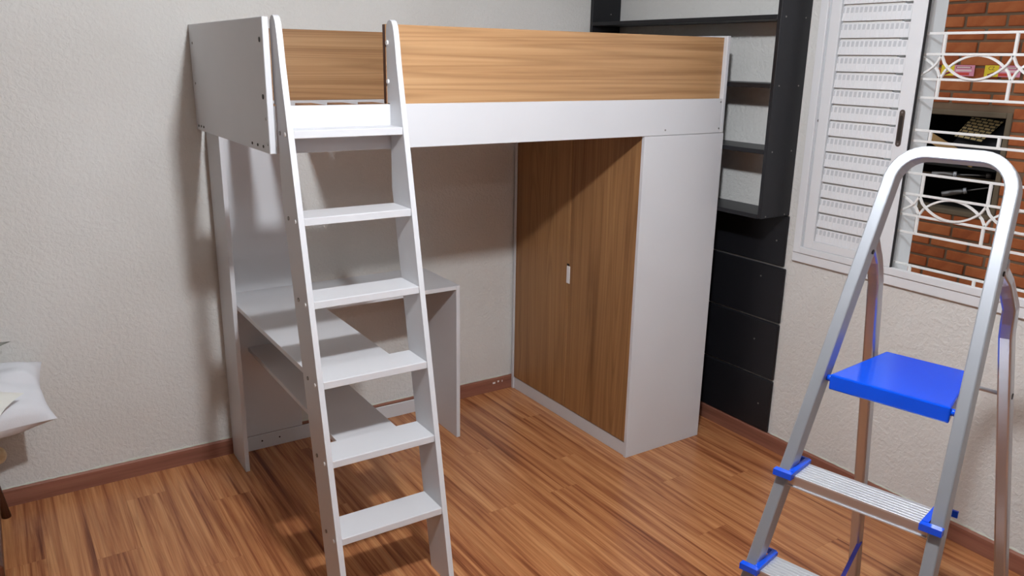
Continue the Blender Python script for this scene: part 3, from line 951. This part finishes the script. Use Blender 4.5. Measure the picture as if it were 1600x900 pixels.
# treads
def hexa(name, pts8, mat, parent, bev=0.0):
    fs = [[0, 1, 2, 3], [4, 5, 6, 7], [0, 1, 5, 4], [1, 2, 6, 5], [2, 3, 7, 6], [3, 0, 4, 7]]
    bm = bmesh.new()
    vs = [bm.verts.new(p) for p in pts8]
    for f in fs: bm.faces.new([vs[i] for i in f])
    bmesh.ops.recalc_face_normals(bm, faces=bm.faces)
    if bev:
        bmesh.ops.bevel(bm, geom=list(bm.edges), offset=bev, segments=2, affect='EDGES', profile=0.5)
    return MB().addbm(bm).build(name, mat, parent)
for z in (0.245, 0.49, 0.735):
    v0 = vf(z) - 0.002
    ua, ub = uLs(z) + SW / 2 + 0.001, uRs(z) - SW / 2 - 0.001
    v1 = v0 + 0.088
    tread = hexa('tread', [W(ua, v0, z - 0.004), W(ub, v0, z - 0.004), W(ub, v1, z - 0.004), W(ua, v1, z - 0.004),
                   W(ua, v0, z), W(ub, v0, z), W(ub, v1, z), W(ua, v1, z)], M['alu_tread'], sl)
    ribs = MB()
    for k in range(7):
        va = v0 + 0.003 + k * 0.0120
        vs = [W(ua, va, z - 0.0005), W(ub, va, z - 0.0005), W(ub, va + 0.0070, z - 0.0005), W(ua, va + 0.0070, z - 0.0005),
              W(ua, va + 0.001, z + 0.0014), W(ub, va + 0.001, z + 0.0014), W(ub, va + 0.0060, z + 0.0014), W(ua, va + 0.0060, z + 0.0014)]
        ribs.add(vs, [[0, 1, 2, 3], [4, 5, 6, 7], [0, 1, 5, 4], [1, 2, 6, 5], [2, 3, 7, 6], [3, 0, 4, 7]])
    ribs.build('tread_ribs', M['alu_tread'], tread)
    for va in (v0, v1 - 0.003):
        hexa('tread_flange', [W(ua, va, z - 0.028), W(ub, va, z - 0.028), W(ub, va + 0.003, z - 0.028), W(ua, va + 0.003, z - 0.028),
                       W(ua, va, z - 0.0042), W(ub, va, z - 0.0042), W(ub, va + 0.003, z - 0.0042), W(ua, va + 0.003, z - 0.0042)], M['alu_leg'], tread)
    hexa('tread_flange', [W(ua, v0 - 0.004, z - 0.030), W(ub, v0 - 0.004, z - 0.030), W(ub, v0 + 0.003, z - 0.030), W(ua, v0 + 0.003, z - 0.030),
                   W(ua, v0 - 0.004, z - 0.0272), W(ub, v0 - 0.004, z - 0.0272), W(ub, v0 + 0.003, z - 0.0272), W(ua, v0 + 0.003, z - 0.0272)], M['alu_tread'], tread)
    # blue caps hugging the stiles
    for sgn, uc in ((-1, uLs(z)), (1, uRs(z))):
        cap = MB()
        fs6 = [[0, 1, 2, 3], [4, 5, 6, 7], [0, 1, 5, 4], [1, 2, 6, 5], [2, 3, 7, 6], [3, 0, 4, 7]]
        def blk(u0, u1, va, vb, za, zb_):
            cap.add([W(u0, va, za), W(u1, va, za), W(u1, vb, za), W(u0, vb, za), W(u0, va, zb_), W(u1, va, zb_), W(u1, vb, zb_), W(u0, vb, zb_)], fs6)
        ui = uc - sgn * (SW / 2)           # inner face of the stile
        uo = uc + sgn * (SW / 2 + 0.003)
        blk(ui - sgn * 0.016, uo, v0 - 0.020, v0 - 0.003, z - 0.006, z + 0.010)     # front clip
        blk(ui - sgn * 0.016, ui - sgn * 0.0012, v0 - 0.003, v1 + 0.004, z + 0.0016, z + 0.011)   # inner cheek
        blk(ui - sgn * 0.010, uo, v1 + 0.004, v1 + 0.010, z - 0.006, z + 0.010)
        cap.build('end_cap', M['blue'], tread)
# blue platform
zp = 0.985
cu = 0.006
hexa('platform', [W(-0.139 + cu, 0.095, zp - 0.040), W(0.139 + cu, 0.095, zp - 0.040), W(0.104 + cu, 0.372, zp - 0.024), W(-0.104 + cu, 0.372, zp - 0.024),
                  W(-0.139 + cu, 0.095, zp), W(0.139 + cu, 0.095, zp), W(0.104 + cu, 0.372, zp), W(-0.104 + cu, 0.372, zp)], M['blue'], sl, 0.004)
for (ua, ub) in ((uLs(zp) + SW / 2 - 0.001, -0.134 + cu), (0.134 + cu, uRs(zp) - SW / 2 + 0.001)):
    MB().tube([W(ua, 0.107, zp - 0.014), W(ub, 0.107, zp - 0.014)], 0.0085, 12, True).build('platform_pin', M['blue'], sl)
zr = 0.955
vr = 0.245 + 0.35 * (1.27 - zr)
uA, uB = -0.112 - 0.06 * (1.27 - zr), 0.176 + 0.06 * (1.27 - zr)
MB().tube([W(uA, vr, zr), W(uB + 0.014, vr, zr)], 0.0055, 12, True).build('hinge_rod', M['alu_leg'], sl)
MB().tube([W(uB + 0.011, vr, zr), W(uB + 0.016, vr, zr)], 0.008, 10, False).build('nut', M['screw_dark'], sl)
# limiter strap between the lower tread and rear leg
z1, z2 = 0.235, 0.27
MB().sweep([W(-0.05, vf(0.245) + 0.08, 0.215), W(-0.12, 0.30, 0.235), W(-0.112 - 0.06 * (1.27 - z2) + 0.012, 0.245 + 0.35 * (1.27 - z2), z2)],
           [(-0.006, -0.001), (0.006, -0.001), (0.006, 0.001), (-0.006, 0.001)]).build('strap', M['strap'], sl)

# ------------------------------------------------------------------ daybed corner at the left
db = thing('daybed', 'wooden daybed with splayed dark legs against the back wall', 'daybed', (-1.80, -0.50, 0))
DX1 = -0.844
MB().box((-2.78, -0.93, 0.215), (DX1, -0.045, 0.285), 0.012).build('frame', M['darkwood'], db)
MB().box((-2.76, -0.91, 0.2852), (DX1 - 0.02, -0.05, 0.385), 0.02).build('mattress', M['cream'], db)
def dleg(xt, yt, xf, yf_):
    MB().sweep([(xf, yf_, 0.0), (xt, yt, 0.215)], [(0.016 * math.cos(a * math.pi / 6), 0.016 * math.sin(a * math.pi / 6)) for a in range(12)], smooth=True).build('leg', M['darkwood'], db)
dleg(-0.872, -0.105, -0.842, -0.092)
dleg(-0.90, -0.87, -0.875, -0.895)
dleg(-2.71, -0.105, -2.745, -0.092)
dleg(-2.71, -0.87, -2.745, -0.895)
MB().sphere((-0.835, -0.10, 0.262), 0.034, sc=(0.8, 0.7, 1.0)).build('corner_knob', M['palewood'], db)
pl = pillow_mesh((-1.10, -0.44, 0.440), (-0.634, -0.300, 0.446), (-0.650, -0.034, 0.578), (-1.08, -0.034, 0.600), 0.17, n=34, concave=0.12, seed=3, wrinkle=0.007, flat=0.38)
tag(pl.build('pillow', M['pillow']), 'white cotton pillow leaning on the wall over the daybed end', 'pillow')
tag(pillow_mesh((-1.08, -0.47, 0.570), (-0.80, -0.43, 0.548), (-0.722, -0.33, 0.575), (-1.05, -0.28, 0.660), 0.022, n=14, concave=0.06, seed=9, wrinkle=0.003).build('folded_cloth', M['cream']),
    'folded cream cloth lying on the white pillow', 'cloth')
tag(pillow_mesh((-1.02, -0.16, 0.650), (-0.80, -0.13, 0.660), (-0.737, -0.075, 0.690), (-1.02, -0.055, 0.72), 0.06, n=14, concave=0.2, seed=5, wrinkle=0.003).build('cushion', M['greycloth']),
    'small grey cushion corner behind the white pillow', 'cushion')

# ------------------------------------------------------------------ lamps (above the frame)
lp = thing('pendant_lamp', 'bare round bulb hanging on a cord from the ceiling', 'lamp', (LAMP_POS.x, LAMP_POS.y, ZC))
MB().tube([LAMP_POS + Vector((0, 0, LAMP_R + 0.04)), (LAMP_POS.x, LAMP_POS.y, ZC - 0.02)], 0.003, 8).build('cord', M['dark_rubber'], lp)
MB().tube([(LAMP_POS.x, LAMP_POS.y, ZC - 0.025), (LAMP_POS.x, LAMP_POS.y, ZC)], 0.045, 20, False).build('ceiling_rose', M['brass'], lp)
MB().tube([LAMP_POS + Vector((0, 0, LAMP_R - 0.004)), LAMP_POS + Vector((0, 0, LAMP_R + 0.045))], 0.018, 16, False).build('socket', M['brass'], lp)
MB().sphere(LAMP_POS, LAMP_R, seg=24, ring=16).build('bulb', M['bulb'], lp)
l2 = thing('ceiling_lamp', 'round flush ceiling lamp near the doorway end', 'lamp', (LAMP2_POS.x, LAMP2_POS.y, ZC))
MB().tube([(LAMP2_POS.x, LAMP2_POS.y, ZC - 0.03), (LAMP2_POS.x, LAMP2_POS.y, ZC)], 0.10, 28, False).build('base', M['brass'], l2)
MB().sphere((LAMP2_POS.x, LAMP2_POS.y, ZC - 0.055), 0.09, sc=(1, 1, 0.45), seg=28, ring=14).build('glass', M['bulb2'], l2)
